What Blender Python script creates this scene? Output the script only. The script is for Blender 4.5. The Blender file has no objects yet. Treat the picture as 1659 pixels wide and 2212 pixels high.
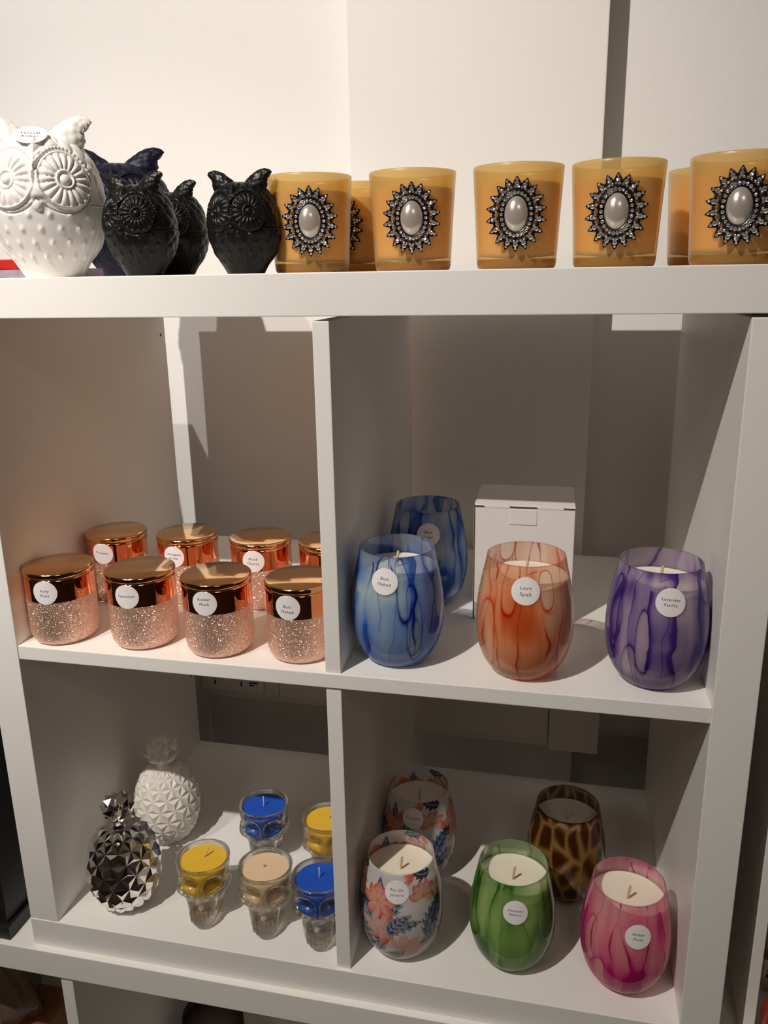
import bpy, bmesh, math, random
import numpy as np
from mathutils import Vector, Matrix, Euler
PI = math.pi
sc = bpy.context.scene
COL = sc.collection
rng = np.random.RandomState(7)

# ------------------------------------------------------------------ helpers
def new_obj(name, me, parent=None, mat=None):
    o = bpy.data.objects.new(name, me)
    COL.objects.link(o)
    if mat is not None:
        for m in (mat if isinstance(mat, (list, tuple)) else [mat]):
            me.materials.append(m)
    if parent is not None:
        o.parent = parent
    return o

def np_mesh(name, V, F, smooth=True, col=None, matidx=None):
    V = np.asarray(V, dtype=np.float32)
    me = bpy.data.meshes.new(name)
    me.vertices.add(len(V)); me.vertices.foreach_set('co', V.ravel())
    lens = np.array([len(f) for f in F], dtype=np.int32) if not isinstance(F, np.ndarray) else np.full(len(F), F.shape[1], np.int32)
    idx = F.ravel().astype(np.int32) if isinstance(F, np.ndarray) else np.array([i for f in F for i in f], dtype=np.int32)
    me.loops.add(len(idx)); me.loops.foreach_set('vertex_index', idx)
    st = np.concatenate([[0], np.cumsum(lens)[:-1]]).astype(np.int32)
    me.polygons.add(len(lens)); me.polygons.foreach_set('loop_start', st)
    try: me.polygons.foreach_set('loop_total', lens)
    except Exception: pass
    me.polygons.foreach_set('use_smooth', np.full(len(lens), smooth, dtype=bool))
    if matidx is not None:
        me.polygons.foreach_set('material_index', np.asarray(matidx, dtype=np.int32))
    me.update(calc_edges=True); me.validate()
    if col is not None:
        a = me.color_attributes.new('paint', 'FLOAT_COLOR', 'POINT')
        a.data.foreach_set('color', np.asarray(col, dtype=np.float32).ravel())
    return me

def grid_faces(nr, nc, wrap=True, off=0):
    r = np.arange(nr - 1)[:, None]; c = np.arange(nc if wrap else nc - 1)[None, :]
    c2 = (c + 1) % nc
    a = r * nc + c; b = r * nc + c2; d = (r + 1) * nc + c2; e = (r + 1) * nc + c
    return (np.stack([a, b, d, e], -1).reshape(-1, 4) + off)

def spline(pts, n):
    """Catmull-Rom resample of a 2D/3D polyline"""
    P = np.array(pts, float); P = np.vstack([2*P[0]-P[1], P, 2*P[-1]-P[-2]])
    out = []
    m = len(P) - 3
    for t in np.linspace(0, m, n):
        i = min(int(t), m - 1); f = t - i
        p0, p1, p2, p3 = P[i:i+4]
        out.append(.5*((2*p1)+(-p0+p2)*f+(2*p0-5*p1+4*p2-p3)*f*f+(-p0+3*p1-3*p2+p3)*f**3))
    return np.array(out)

def lathe(name, prof, n=64, smooth=True, capb=True, capt=True):
    P = np.array(prof, float); t = np.arange(n) * 2 * PI / n
    V = np.stack([P[:, :1] * np.sin(t), -P[:, :1] * np.cos(t), np.repeat(P[:, 1:2], n, 1)], -1).reshape(-1, 3)
    F = [tuple(f) for f in grid_faces(len(P), n)]
    if capb: F.append(tuple(range(n))[::-1])
    if capt: F.append(tuple((len(P)-1)*n + i for i in range(n)))
    return np_mesh(name, V, F, smooth)

def box_mesh(name, x0, x1, y0, y1, z0, z1, bev=0.0):
    bm = bmesh.new(); bmesh.ops.create_cube(bm, size=1)
    for v in bm.verts:
        v.co = Vector(((x0+x1)/2 + v.co.x*(x1-x0), (y0+y1)/2 + v.co.y*(y1-y0), (z0+z1)/2 + v.co.z*(z1-z0)))
    if bev > 0:
        bmesh.ops.bevel(bm, geom=bm.edges[:], offset=bev, segments=2, affect='EDGES', profile=.6)
    me = bpy.data.meshes.new(name); bm.to_mesh(me); bm.free(); return me

def tube_mesh(name, pts, rads, n=12, rounded=True):
    P = np.array(pts, float); R = np.array(rads, float) if np.ndim(rads) else np.full(len(P), rads)
    if rounded:
        d0 = P[0]-P[1]; d0 /= np.linalg.norm(d0); d1 = P[-1]-P[-2]; d1 /= np.linalg.norm(d1)
        a = [P[0]+d0*R[0]*.9]; ra = [R[0]*.4]; b = [P[-1]+d1*R[-1]*.9]; rb = [R[-1]*.4]
        P = np.vstack([a, P, b]); R = np.concatenate([ra, R, rb])
    V = []
    ref = np.array([0.3, 1, .2])
    for i in range(len(P)):
        t = P[min(i+1, len(P)-1)] - P[max(i-1, 0)]; t /= np.linalg.norm(t)
        u = np.cross(t, ref); u /= np.linalg.norm(u); v = np.cross(t, u)
        for k in range(n):
            a = 2*PI*k/n; V.append(P[i] + R[i]*(u*math.cos(a)+v*math.sin(a)))
    F = [tuple(f) for f in grid_faces(len(P), n)]
    F.append(tuple(range(n))[::-1]); F.append(tuple((len(P)-1)*n+i for i in range(n)))
    return np_mesh(name, V, F)

def join_np(parts):
    V = []; F = []; o = 0
    for v, f in parts:
        V.append(np.asarray(v)); F += [tuple(int(i)+o for i in q) for q in f]; o += len(v)
    return np.vstack(V), F

def thing(name, label, cat, loc=(0, 0, 0), rz=0, group=None):
    o = bpy.data.objects.new(name, None); COL.objects.link(o)
    o.empty_display_size = .02
    o.location = loc; o.rotation_euler = (0, 0, rz)
    o['label'] = label; o['category'] = cat
    if group: o['group'] = group
    return o

def kids(o): return [c for c in bpy.data.objects if c.parent == o]
def copy_tree(o, parent=None):
    c = o.copy(); COL.objects.link(c); c.parent = parent
    for ch in kids(o): copy_tree(ch, c)
    return c
def dup(root, label, loc, rz=0):
    c = copy_tree(root); c['label'] = label; c.location = loc; c.rotation_euler = (0, 0, rz); return c

# ------------------------------------------------------------------ materials
def mat_new(name):
    m = bpy.data.materials.new(name); m.use_nodes = True
    nt = m.node_tree; b = nt.nodes['Principled BSDF']
    return m, nt, b
def L(nt, a, b): nt.links.new(a, b)
def pbr(name, col, rough=.5, metal=0, **kw):
    m, nt, b = mat_new(name)
    b.inputs['Base Color'].default_value = (*col, 1); b.inputs['Roughness'].default_value = rough
    b.inputs['Metallic'].default_value = metal
    for k, v in kw.items():
        b.inputs[k.replace('_', ' ')].default_value = v
    return m
def noisy(m, scale, amount, bump=0, bscale=None):
    nt = m.node_tree; b = nt.nodes['Principled BSDF']
    tc = nt.nodes.new('ShaderNodeTexCoord'); n = nt.nodes.new('ShaderNodeTexNoise')
    n.inputs['Scale'].default_value = scale; n.inputs['Detail'].default_value = 4
    L(nt, tc.outputs['Object'], n.inputs['Vector'])
    c = b.inputs['Base Color'].default_value[:]
    mx = nt.nodes.new('ShaderNodeMix'); mx.data_type = 'RGBA'
    mx.inputs['A'].default_value = c; mx.inputs['B'].default_value = (*[v*(1-amount) for v in c[:3]], 1)
    L(nt, n.outputs['Fac'], mx.inputs['Factor']); L(nt, mx.outputs['Result'], b.inputs['Base Color'])
    if bump:
        n2 = nt.nodes.new('ShaderNodeTexNoise'); n2.inputs['Scale'].default_value = bscale or scale*8
        L(nt, tc.outputs['Object'], n2.inputs['Vector'])
        bp = nt.nodes.new('ShaderNodeBump'); bp.inputs['Strength'].default_value = bump; bp.inputs['Distance'].default_value = .001
        L(nt, n2.outputs['Fac'], bp.inputs['Height']); L(nt, bp.outputs['Normal'], b.inputs['Normal'])
    return m

WHITE = noisy(pbr('white_laminate', (.86, .84, .805), .38), 3, .03)
WALL = noisy(pbr('white_wall_paint', (.86, .84, .815), .75), 2, .03, .25, 260)
TRUNK = pbr('white_plastic', (.74, .70, .66), .4)
DARK = pbr('black_void', (.006, .006, .006), .8)
BLACKCAB = noisy(pbr('black_laminate', (.012, .012, .013), .45), 5, .2)
WAXW = pbr('cream_wax', (.88, .80, .66), .45, Subsurface_Weight=.25, Subsurface_Scale=.01)
WICK = pbr('cotton_wick', (.62, .45, .27), .9)
STICK = pbr('white_sticker_paper', (.86, .82, .83), .55)
INK = pbr('black_ink', (.03, .03, .035), .6)
FLOOR = noisy(pbr('brown_floor', (.17, .13, .10), .5), 4, .3)
CEIL = pbr('ceiling_paint', (.62, .58, .53), .9)
ROOMW = pbr('shop_wall_paint', (.20, .17, .15), .9)

def schlick(nt, f0=.04, fmax=.8):
    lw = nt.nodes.new('ShaderNodeLayerWeight'); lw.inputs['Blend'].default_value = .5
    pw = nt.nodes.new('ShaderNodeMath'); pw.operation = 'POWER'; pw.inputs[1].default_value = 4.5; L(nt, lw.outputs['Facing'], pw.inputs[0])
    mr = nt.nodes.new('ShaderNodeMapRange'); mr.inputs['To Min'].default_value = f0; mr.inputs['To Max'].default_value = fmax; L(nt, pw.outputs[0], mr.inputs['Value'])
    return mr
def inkglass(name, clear=.0):
    """thin painted glass: paint colour in 'paint' rgb, paint density in alpha"""
    m, nt, b = mat_new(name); nt.nodes.remove(b)
    at = nt.nodes.new('ShaderNodeAttribute'); at.attribute_name = 'paint'
    tint = nt.nodes.new('ShaderNodeMix'); tint.data_type = 'RGBA'; tint.inputs['A'].default_value = (.97, .97, .97, 1)
    pw = nt.nodes.new('ShaderNodeMath'); pw.operation = 'POWER'; pw.inputs[1].default_value = .9
    L(nt, at.outputs['Alpha'], pw.inputs[0]); L(nt, pw.outputs[0], tint.inputs['Factor']); L(nt, at.outputs['Color'], tint.inputs['B'])
    tr = nt.nodes.new('ShaderNodeBsdfTransparent'); L(nt, tint.outputs['Result'], tr.inputs['Color'])
    df = nt.nodes.new('ShaderNodeBsdfDiffuse'); L(nt, at.outputs['Color'], df.inputs['Color'])
    tl = nt.nodes.new('ShaderNodeBsdfTranslucent'); L(nt, at.outputs['Color'], tl.inputs['Color'])
    ms = nt.nodes.new('ShaderNodeMixShader'); ms.inputs[0].default_value = .35
    L(nt, df.outputs[0], ms.inputs[1]); L(nt, tl.outputs[0], ms.inputs[2])
    m2 = nt.nodes.new('ShaderNodeMixShader'); L(nt, at.outputs['Alpha'], m2.inputs[0])
    L(nt, tr.outputs[0], m2.inputs[1]); L(nt, ms.outputs[0], m2.inputs[2])
    gl = nt.nodes.new('ShaderNodeBsdfGlossy'); gl.inputs['Roughness'].default_value = .04
    fr = schlick(nt)
    m3 = nt.nodes.new('ShaderNodeMixShader'); L(nt, fr.outputs[0], m3.inputs[0])
    L(nt, m2.outputs[0], m3.inputs[1]); L(nt, gl.outputs[0], m3.inputs[2])
    L(nt, m3.outputs[0], nt.nodes['Material Output'].inputs['Surface'])
    return m
PAINTGLASS = inkglass('hand_painted_glass')

# ------------------------------------------------------------------ dimensions of the shelving unit (metres)
A, B_, C_, D_, W, DEP = .03615, .37213, .38747, .72345, .7596, .391
WALL_Y, PIL_Y = .491, .441

def struct(name, me, mat):
    o = new_obj(name, me, None, mat); o['kind'] = 'structure'; return o

# room shell
struct('wall_back', box_mesh('wall_back', -2.2, 3.2, WALL_Y, WALL_Y+.12, -.77, 1.95), WALL)
struct('wall_pilaster', box_mesh('wall_pilaster', .298, .621, PIL_Y, WALL_Y+.01, -.77, 1.95, .0015), WALL)
struct('floor', box_mesh('floor', -2.2, 3.2, -4.2, WALL_Y+.1, -.82, -.77), FLOOR)
struct('ceiling', box_mesh('ceiling', -2.2, 3.2, -4.2, WALL_Y+.1, 1.95, 2.0), CEIL)
struct('wall_left', box_mesh('wall_left', -2.3, -2.2, -4.2, WALL_Y+.1, -.82, 2.0), ROOMW)
struct('wall_right', box_mesh('wall_right', 3.2, 3.3, -4.2, WALL_Y+.1, -.82, 2.0), ROOMW)
struct('wall_front', box_mesh('wall_front', -2.3, 3.3, -4.3, -4.2, -.82, 2.0), pbr('dark_shop_paint', (.03, .025, .022), .9))

# dado trunking that follows the wall and wraps the pilaster
def trunk_run(name, x0, x1, yw):
    me = box_mesh(name, x0, x1, yw-.030, yw, .0862, .19, .002)
    o = struct(name, me, TRUNK)
    me2 = box_mesh('lip', x0, x1, yw-.026, yw, .0765, .0862, .001)
    o2 = new_obj('trunking_lip', me2, o, TRUNK)
    return o
trunk_run('trim_1', -1.6, .298, WALL_Y)
trunk_run('trim_2', .299, .5845, PIL_Y)
trunk_run('trim_3', .622, 1.6, WALL_Y)
struct('trim_4', box_mesh('trunk_corner', .5853, .6560, PIL_Y-.0345, WALL_Y-.002, .0760, .20, .0015), TRUNK)
# joint line between two trunking covers
o = struct('trim_5', box_mesh('joint', .1490, .1497, WALL_Y-.0303, WALL_Y-.02, .0862, .19), DARK)

# double wall socket on the trunking
s = thing('wall_socket', 'white plastic double wall socket on the trunking behind the bottom left compartment', 'socket', (.075, WALL_Y-.030, .13))
new_obj('socket_plate', box_mesh('plate', -.060, .050, -.009, 0, -.0365, .036, .004), s, TRUNK)
for dx in (-.034, .012):
    new_obj('pin_slot', box_mesh('slot', dx-.0012, dx+.0012, -.0094, -.008, -.024, -.016), s, DARK)
    new_obj('pin_slot', box_mesh('slot', dx+.020-.0012, dx+.020+.0012, -.0094, -.008, .002, .010), s, DARK)
for i, (a, b) in enumerate([(.026, .042), (.026, .035)]):
    new_obj('printed_mark', box_mesh('mark', a, b, -.0094, -.0089, -.0175-.0045*i, -.0150-.0045*i), s, INK)

# ------------------------------------------------------------------ shelving unit
unit = thing('shelving_unit', 'white four-compartment cube shelving unit standing on a wider white unit', 'shelving unit')
BV = .0009
def part(name, *dims, mat=WHITE, parent=unit, bev=BV):
    return new_obj(name, box_mesh(name, *dims, bev), parent, mat)
part('top_panel', 0, W, 0, DEP, D_, W)
part('bottom_panel', 0, W, 0, DEP, 0, A)
sl = part('side_panel', 0, A, .0006, DEP, A, D_-.0022)
sr = part('side_panel', D_, W, .0006, DEP, A, D_-.0030)
part('shelf', A, D_, .0018, DEP, B_, C_)
part('divider', B_, C_, .0037, DEP, C_, D_-.0040)
part('divider', B_, C_, .0037, DEP, A, B_-.0012)
for par, x, zs in ((sl, A, (.716, .6815, .1905, .1585)), (sr, D_, (.716, .6815, .1905, .1585))):
    for z in zs:
        me = lathe('hole', [(0.0001, 0), (.0022, 0), (.0022, .0004), (.0001, .0004)], 12, False)
        me.transform(Matrix.Translation((x-.0002, DEP-.013, z)) @ Matrix.Rotation(PI/2, 4, 'Y'))
        new_obj('peg_hole', me, par, DARK)

lower = thing('shelving_unit', 'wide white cube shelving unit underneath, seen along the bottom edge', 'shelving unit', (-.7415, -.0085, 0))
LW = 1.50
def lpart(name, *d): return part(name, *d, parent=lower)
lpart('top_panel', 0, LW, 0, DEP, -.0355, -.0002)
lpart('bottom_panel', 0, LW, 0, DEP, -.7695, -.733)
lpart('side_panel', 0, .036, 0, DEP, -.733, -.0357)
lpart('side_panel', LW-.036, LW, 0, DEP, -.733, -.0357)
lpart('shelf', .036, LW-.036, .002, DEP, -.393, -.3775)
for x0 in (.4215, .7745, 1.115):
    lpart('divider', x0, x0+.0155, .003, DEP, -.3775, -.0362)
    lpart('divider', x0, x0+.0155, .003, DEP, -.733, -.393)
lpart('back_panel', .036, LW-.036, DEP-.004, DEP, -.733, -.0357)

nb = thing('display_unit', 'white display unit beyond the gap at the right edge, mostly out of frame', 'display unit', (.7901, .035, 0))
new_obj('side_panel', box_mesh('side_panel', 0, .0108, 0, .355, .0003, .50, .0006), nb, WHITE)
new_obj('top_panel', box_mesh('top_panel', 0, .42, 0, .355, .50, .512, .0006), nb, WHITE)
new_obj('side_panel', box_mesh('side_panel', .409, .42, 0, .355, .0003, .50, .0006), nb, WHITE)
new_obj('back_panel', box_mesh('back_panel', .0108, .409, .351, .355, .0003, .50), nb, WHITE)
plat = new_obj('base_plinth', box_mesh('plinth', -.02, .44, -.0435, .3475, -.77, 0, .001), nb, WHITE)
plat.location = (0, 0, 0)

cab = thing('black_cabinet', 'black cabinet with a plinth standing left of the white cube unit', 'cabinet', (-.031, -.002, 0))
new_obj('plinth', box_mesh('plinth', -.42, 0, 0, .36, .0002, .0175, .0008), cab, BLACKCAB)
new_obj('body', box_mesh('body', -.415, -.0055, .006, .355, .0175, .66, .001), cab, BLACKCAB)

# ------------------------------------------------------------------ stickers with typed text
def text_np(lines, size, spacing=1.12, lead=1.25):
    parts = []
    n = len(lines)
    for i, s in enumerate(lines):
        cu = bpy.data.curves.new('t', 'FONT'); cu.body = s; cu.size = size; cu.align_x = 'CENTER'; cu.align_y = 'CENTER'
        cu.space_character = spacing; cu.resolution_u = 2
        ob = bpy.data.objects.new('t', cu); COL.objects.link(ob)
        bpy.context.view_layer.update()
        me = bpy.data.meshes.new_from_object(ob.evaluated_get(bpy.context.evaluated_depsgraph_get()))
        v = np.array([tuple(q.co) for q in me.vertices]); f = [tuple(p.vertices) for p in me.polygons]
        bpy.data.objects.remove(ob); bpy.data.meshes.remove(me); bpy.data.curves.remove(cu)
        if len(v):
            v[:, 1] += ((n-1)/2 - i) * size * lead
            parts.append((v, f))
    return join_np(parts)

def disc_np(r, nr=6, n=40):
    V = [(0, 0, 0)]
    for k in range(1, nr+1):
        for i in range(n):
            a = 2*PI*i/n; V.append((r*k/nr*math.cos(a), r*k/nr*math.sin(a), 0))
    F = [(0, 1+i, 1+(i+1) % n) for i in range(n)]
    for k in range(nr-1):
        for i in range(n):
            a = 1+k*n; F.append((a+i, a+n+i, a+n+(i+1) % n, a+(i+1) % n))
    return np.array(V, float), F

def wrap_on_lathe(V, prof, az, zc, off, tilt=0, r_off=0):
    """bend flat XY geometry onto a surface of revolution; az=0 faces -Y, positive towards +X"""
    P = np.array(prof)
    x = V[:, 0]*math.cos(tilt) - V[:, 1]*math.sin(tilt); y = V[:, 0]*math.sin(tilt) + V[:, 1]*math.cos(tilt)
    # arc length along the profile
    s = np.concatenate([[0], np.cumsum(np.hypot(np.diff(P[:, 0]), np.diff(P[:, 1])))])
    s0 = np.interp(zc, P[:, 1], s)
    sv = s0 + y
    r = np.interp(sv, s, P[:, 0]); z = np.interp(sv, s, P[:, 1])
    dr = np.interp(sv+1e-4, s, P[:, 0]) - np.interp(sv-1e-4, s, P[:, 0]); dz = np.interp(sv+1e-4, s, P[:, 1]) - np.interp(sv-1e-4, s, P[:, 1])
    ln = np.hypot(dr, dz)+1e-12; nr_, nz_ = dz/ln, -dr/ln
    rc = np.interp(zc, P[:, 1], P[:, 0])
    a = az + x/rc
    rr = r + (off+V[:, 2])*nr_; zz = z + (off+V[:, 2])*nz_
    return np.stack([rr*np.sin(a), -rr*np.cos(a), zz], 1)

def solidify(V, F, fn, t):
    """two layers + rim of a disc-like sheet"""
    n = len(V)
    top = fn(np.c_[V[:, :2], np.full(n, t)]); bot = fn(np.c_[V[:, :2], np.zeros(n)])
    FF = [tuple(f) for f in F] + [tuple(i+n for i in f[::-1]) for f in F]
    return top, bot, FF

def sticker(parent, lines, prof, az_deg, zc, tilt_deg=0, size=.0042, r=.0127, dy=0, sans=False):
    az = math.radians(az_deg); tl = math.radians(tilt_deg)
    V, F = disc_np(r)
    top = wrap_on_lathe(V, prof, az, zc, .00045, tl); bot = wrap_on_lathe(V, prof, az, zc, .00008, tl)
    n = len(V); ring = list(range(n-40, n))
    FF = [tuple(f) for f in F] + [tuple(i+n for i in f[::-1]) for f in F] + [(ring[i], ring[i]+n, ring[(i+1) % 40]+n, ring[(i+1) % 40]) for i in range(40)]
    st = new_obj('sticker', np_mesh('sticker', np.vstack([top, bot]), FF, False), parent, STICK)
    st['label'] = 'round white sticker reading ' + ' '.join(lines)
    tv, tf = text_np(lines, size, 1.0 if sans else 1.15)
    tv[:, 1] += dy
    tv = wrap_on_lathe(tv, prof, az, zc, .0006, tl)
    new_obj('printed_text', np_mesh('printed_text', tv, tf, False), st, INK)
    return st

# ------------------------------------------------------------------ stemless painted glass candles
WPROF = [(.0240, 0), (.0305, .0035), (.0390, .0155), (.0443, .0325), (.0458, .050), (.0449, .070), (.0417, .090), (.0383, .106), (.0362, .117)]
wsm = spline(WPROF, 150)
NA = 560

def vnoise(u, v, seed, periodic_u=None):
    """smooth value noise; u wraps with period periodic_u"""
    r = np.random.RandomState(seed); tab = r.rand(64, 64)
    ui = np.floor(u).astype(int); vi = np.floor(v).astype(int); fu = u-ui; fv = v-vi
    fu = fu*fu*(3-2*fu); fv = fv*fv*(3-2*fv)
    def g(a, b):
        if periodic_u: a = a % periodic_u
        return tab[a % 64, b % 64]
    return (g(ui, vi)*(1-fu)+g(ui+1, vi)*fu)*(1-fv)+(g(ui, vi+1)*(1-fu)+g(ui+1, vi+1)*fu)*fv

def cells(u, v, nu, nv, seed, jit=.85):
    """periodic-in-u cellular noise: u in [0,1), v in cells; returns F1,F2,id"""
    r = np.random.RandomState(seed); ju = r.rand(nu, 64)*jit; jv = r.rand(nu, 64)*jit; ids = r.rand(nu, 64)
    U = u*nu; V = v*nv; iu = np.floor(U).astype(int); iv = np.floor(V).astype(int)
    f1 = np.full(u.shape, 9.); f2 = np.full(u.shape, 9.); idv = np.zeros(u.shape)
    for du in (-1, 0, 1):
        for dv in (-2, -1, 0, 1, 2):
            cu = iu+du; cv = iv+dv
            px = cu + ju[cu % nu, cv % 64]; py = cv + jv[cu % nu, cv % 64]
            d = np.hypot(px-U, py-V)
            m = d < f1
            f2 = np.where(m, f1, np.minimum(f2, d)); idv = np.where(m, ids[cu % nu, cv % 64], idv); f1 = np.where(m, d, f1)
    return f1, f2, idv

def surf_uv():
    a = np.arange(NA)/NA; h = np.linspace(0, 1, len(wsm))
    U, V = np.meshgrid(a, h)
    return U, V

def mixc(c0, c1, f):
    f = np.clip(f, 0, 1)[..., None]; return c0*(1-f)+c1*f

def paint_ink(pale, mid, dark, seed, nlines=15, nell=9, alpha=(.42, .66, .95), blot=1.0, lw=.0016):
    """alcohol-ink look: wandering vertical runs, long closed loops, soft stains beside the runs"""
    U, V = surf_uv(); r = np.random.RandomState(seed)
    tone = np.clip(vnoise(U*9, V*2.6, seed, 9)*1.7-.55, 0, 1)*.55 + np.clip(vnoise(U*34, V*2.2, seed+6, 34)*1.5-.7, 0, 1)*.35
    tone = tone + np.clip(vnoise(U*6, V*5, seed+9, 6)*2.2-1.15, 0, 1)*.45
    line = np.zeros(U.shape); light = np.zeros(U.shape)
    fine = (vnoise(U*0+3.7, V*26, seed+11)-.5)
    def wrapd(d): return (d+.5) % 1.0-.5
    for k in range(nell):
        cu = r.rand(); cv = r.uniform(.12, .95); a = r.uniform(.018, .036); b = r.uniform(.12, .26)
        wob = (vnoise(V*5+k*7.3, V*0+k, seed+20+k)-.5)*.016
        x = wrapd(U-cu-wob)/(a*(1+.35*(cv-V)/b*r.uniform(-1, 1))); y = (V-cv)/b
        rho = (np.abs(x)**2.3+np.abs(y)**2.6)**(1/2.4)
        g = np.abs(rho-1)*a
        w = lw*(.55+1.2*np.clip(-y, 0, 1)**2*r.rand())
        line = np.maximum(line, np.exp(-(g/w)**2)*.95); inn = np.clip((1-rho)/.12, 0, 1)
        light = np.maximum(light, inn*r.uniform(.3, .95))
        tone = tone + np.exp(-((rho-1)/.16)**2)*.18*(rho > 1)
    tone = tone*(1-light*.75)
    for k in range(nlines):
        cu = (k+r.uniform(-.3, .3))/nlines; v0 = r.choice([-.1, r.uniform(0, .5)]); v1 = r.choice([1.1, 1.1, r.uniform(.5, .95)])
        path = cu + (vnoise(V*4.0+k*3.1, V*0+k, seed+40+k)-.5)*.050 + (vnoise(V*13+k*3.1, V*0+k, seed+70+k)-.5)*.012 + fine*.0025
        d = wrapd(U-path); act = np.clip((V-v0)/.02, 0, 1)*np.clip((v1-V)/.02, 0, 1)
        th = np.clip(vnoise(V*5+k*9.7, V*0+k, seed+90+k)*2.6-1.35, 0, 1)
        w = lw*(.55+3.4*th)
        line = np.maximum(line, np.exp(-np.abs(d/w)**2.2)*act)
        sg = r.choice([-1, 1]); sw = r.uniform(.010, .030)
        st = np.exp(-np.abs(d)/sw)*np.where(d*sg > 0, 1, .15)*np.clip(vnoise(V*4+k*5.5, V*0+k, seed+120+k)*2.2-.8, 0, 1)
        tone = tone + st*.75*act
    tone = np.clip(tone*blot, 0, 1)
    c = mixc(np.array(pale)*np.ones(U.shape+(3,)), np.array(mid), tone)
    deep = np.clip(tone-.72, 0, 1)*1.6
    c = mixc(c, np.array(dark), np.clip(line+deep, 0, 1))
    al = alpha[0]+(alpha[1]-alpha[0])*tone - light*.10
    al = al+(alpha[2]-al)*np.clip(line+deep*.5, 0, 1)
    rim = np.clip((V-.988)/.012, 0, 1)
    c = mixc(c, np.array(dark), rim*.8); al = np.maximum(al, rim*.8)
    return np.concatenate([c, al[..., None]], -1)

def paint_tortoise(seed):
    U, V = surf_uv()
    w1 = vnoise(U*10, V*5, seed, 10)-.5; w2 = vnoise(U*30, V*12, seed+1, 30)-.5
    uu = (U + w1*.02 + w2*.004) % 1; vv = V*1.0 + w1*.06
    f1, f2, idv = cells(uu, vv, 15, 4.2, seed+2, .8)
    e = f2-f1
    gap = np.exp(-(e/.21)**2)*np.clip(1.25-V*.55, 0, 1)
    core = np.array([.045, .013, .004]); amb = np.array([.50, .27, .08])
    c = mixc(core*np.ones(U.shape+(3,)), np.array([.13, .035, .008]), np.clip(1-f1*1.3, 0, 1)*.35)
    c = mixc(c, amb, gap)
    al = .90 - gap*.30
    rim = np.clip((V-.97)/.02, 0, 1)
    c = mixc(c, core*.3, rim); al = np.maximum(al, rim)
    low = np.clip((.13-V)/.05, 0, 1); c = mixc(c, core, low*.8)
    return np.concatenate([c, al[..., None]], -1)

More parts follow.
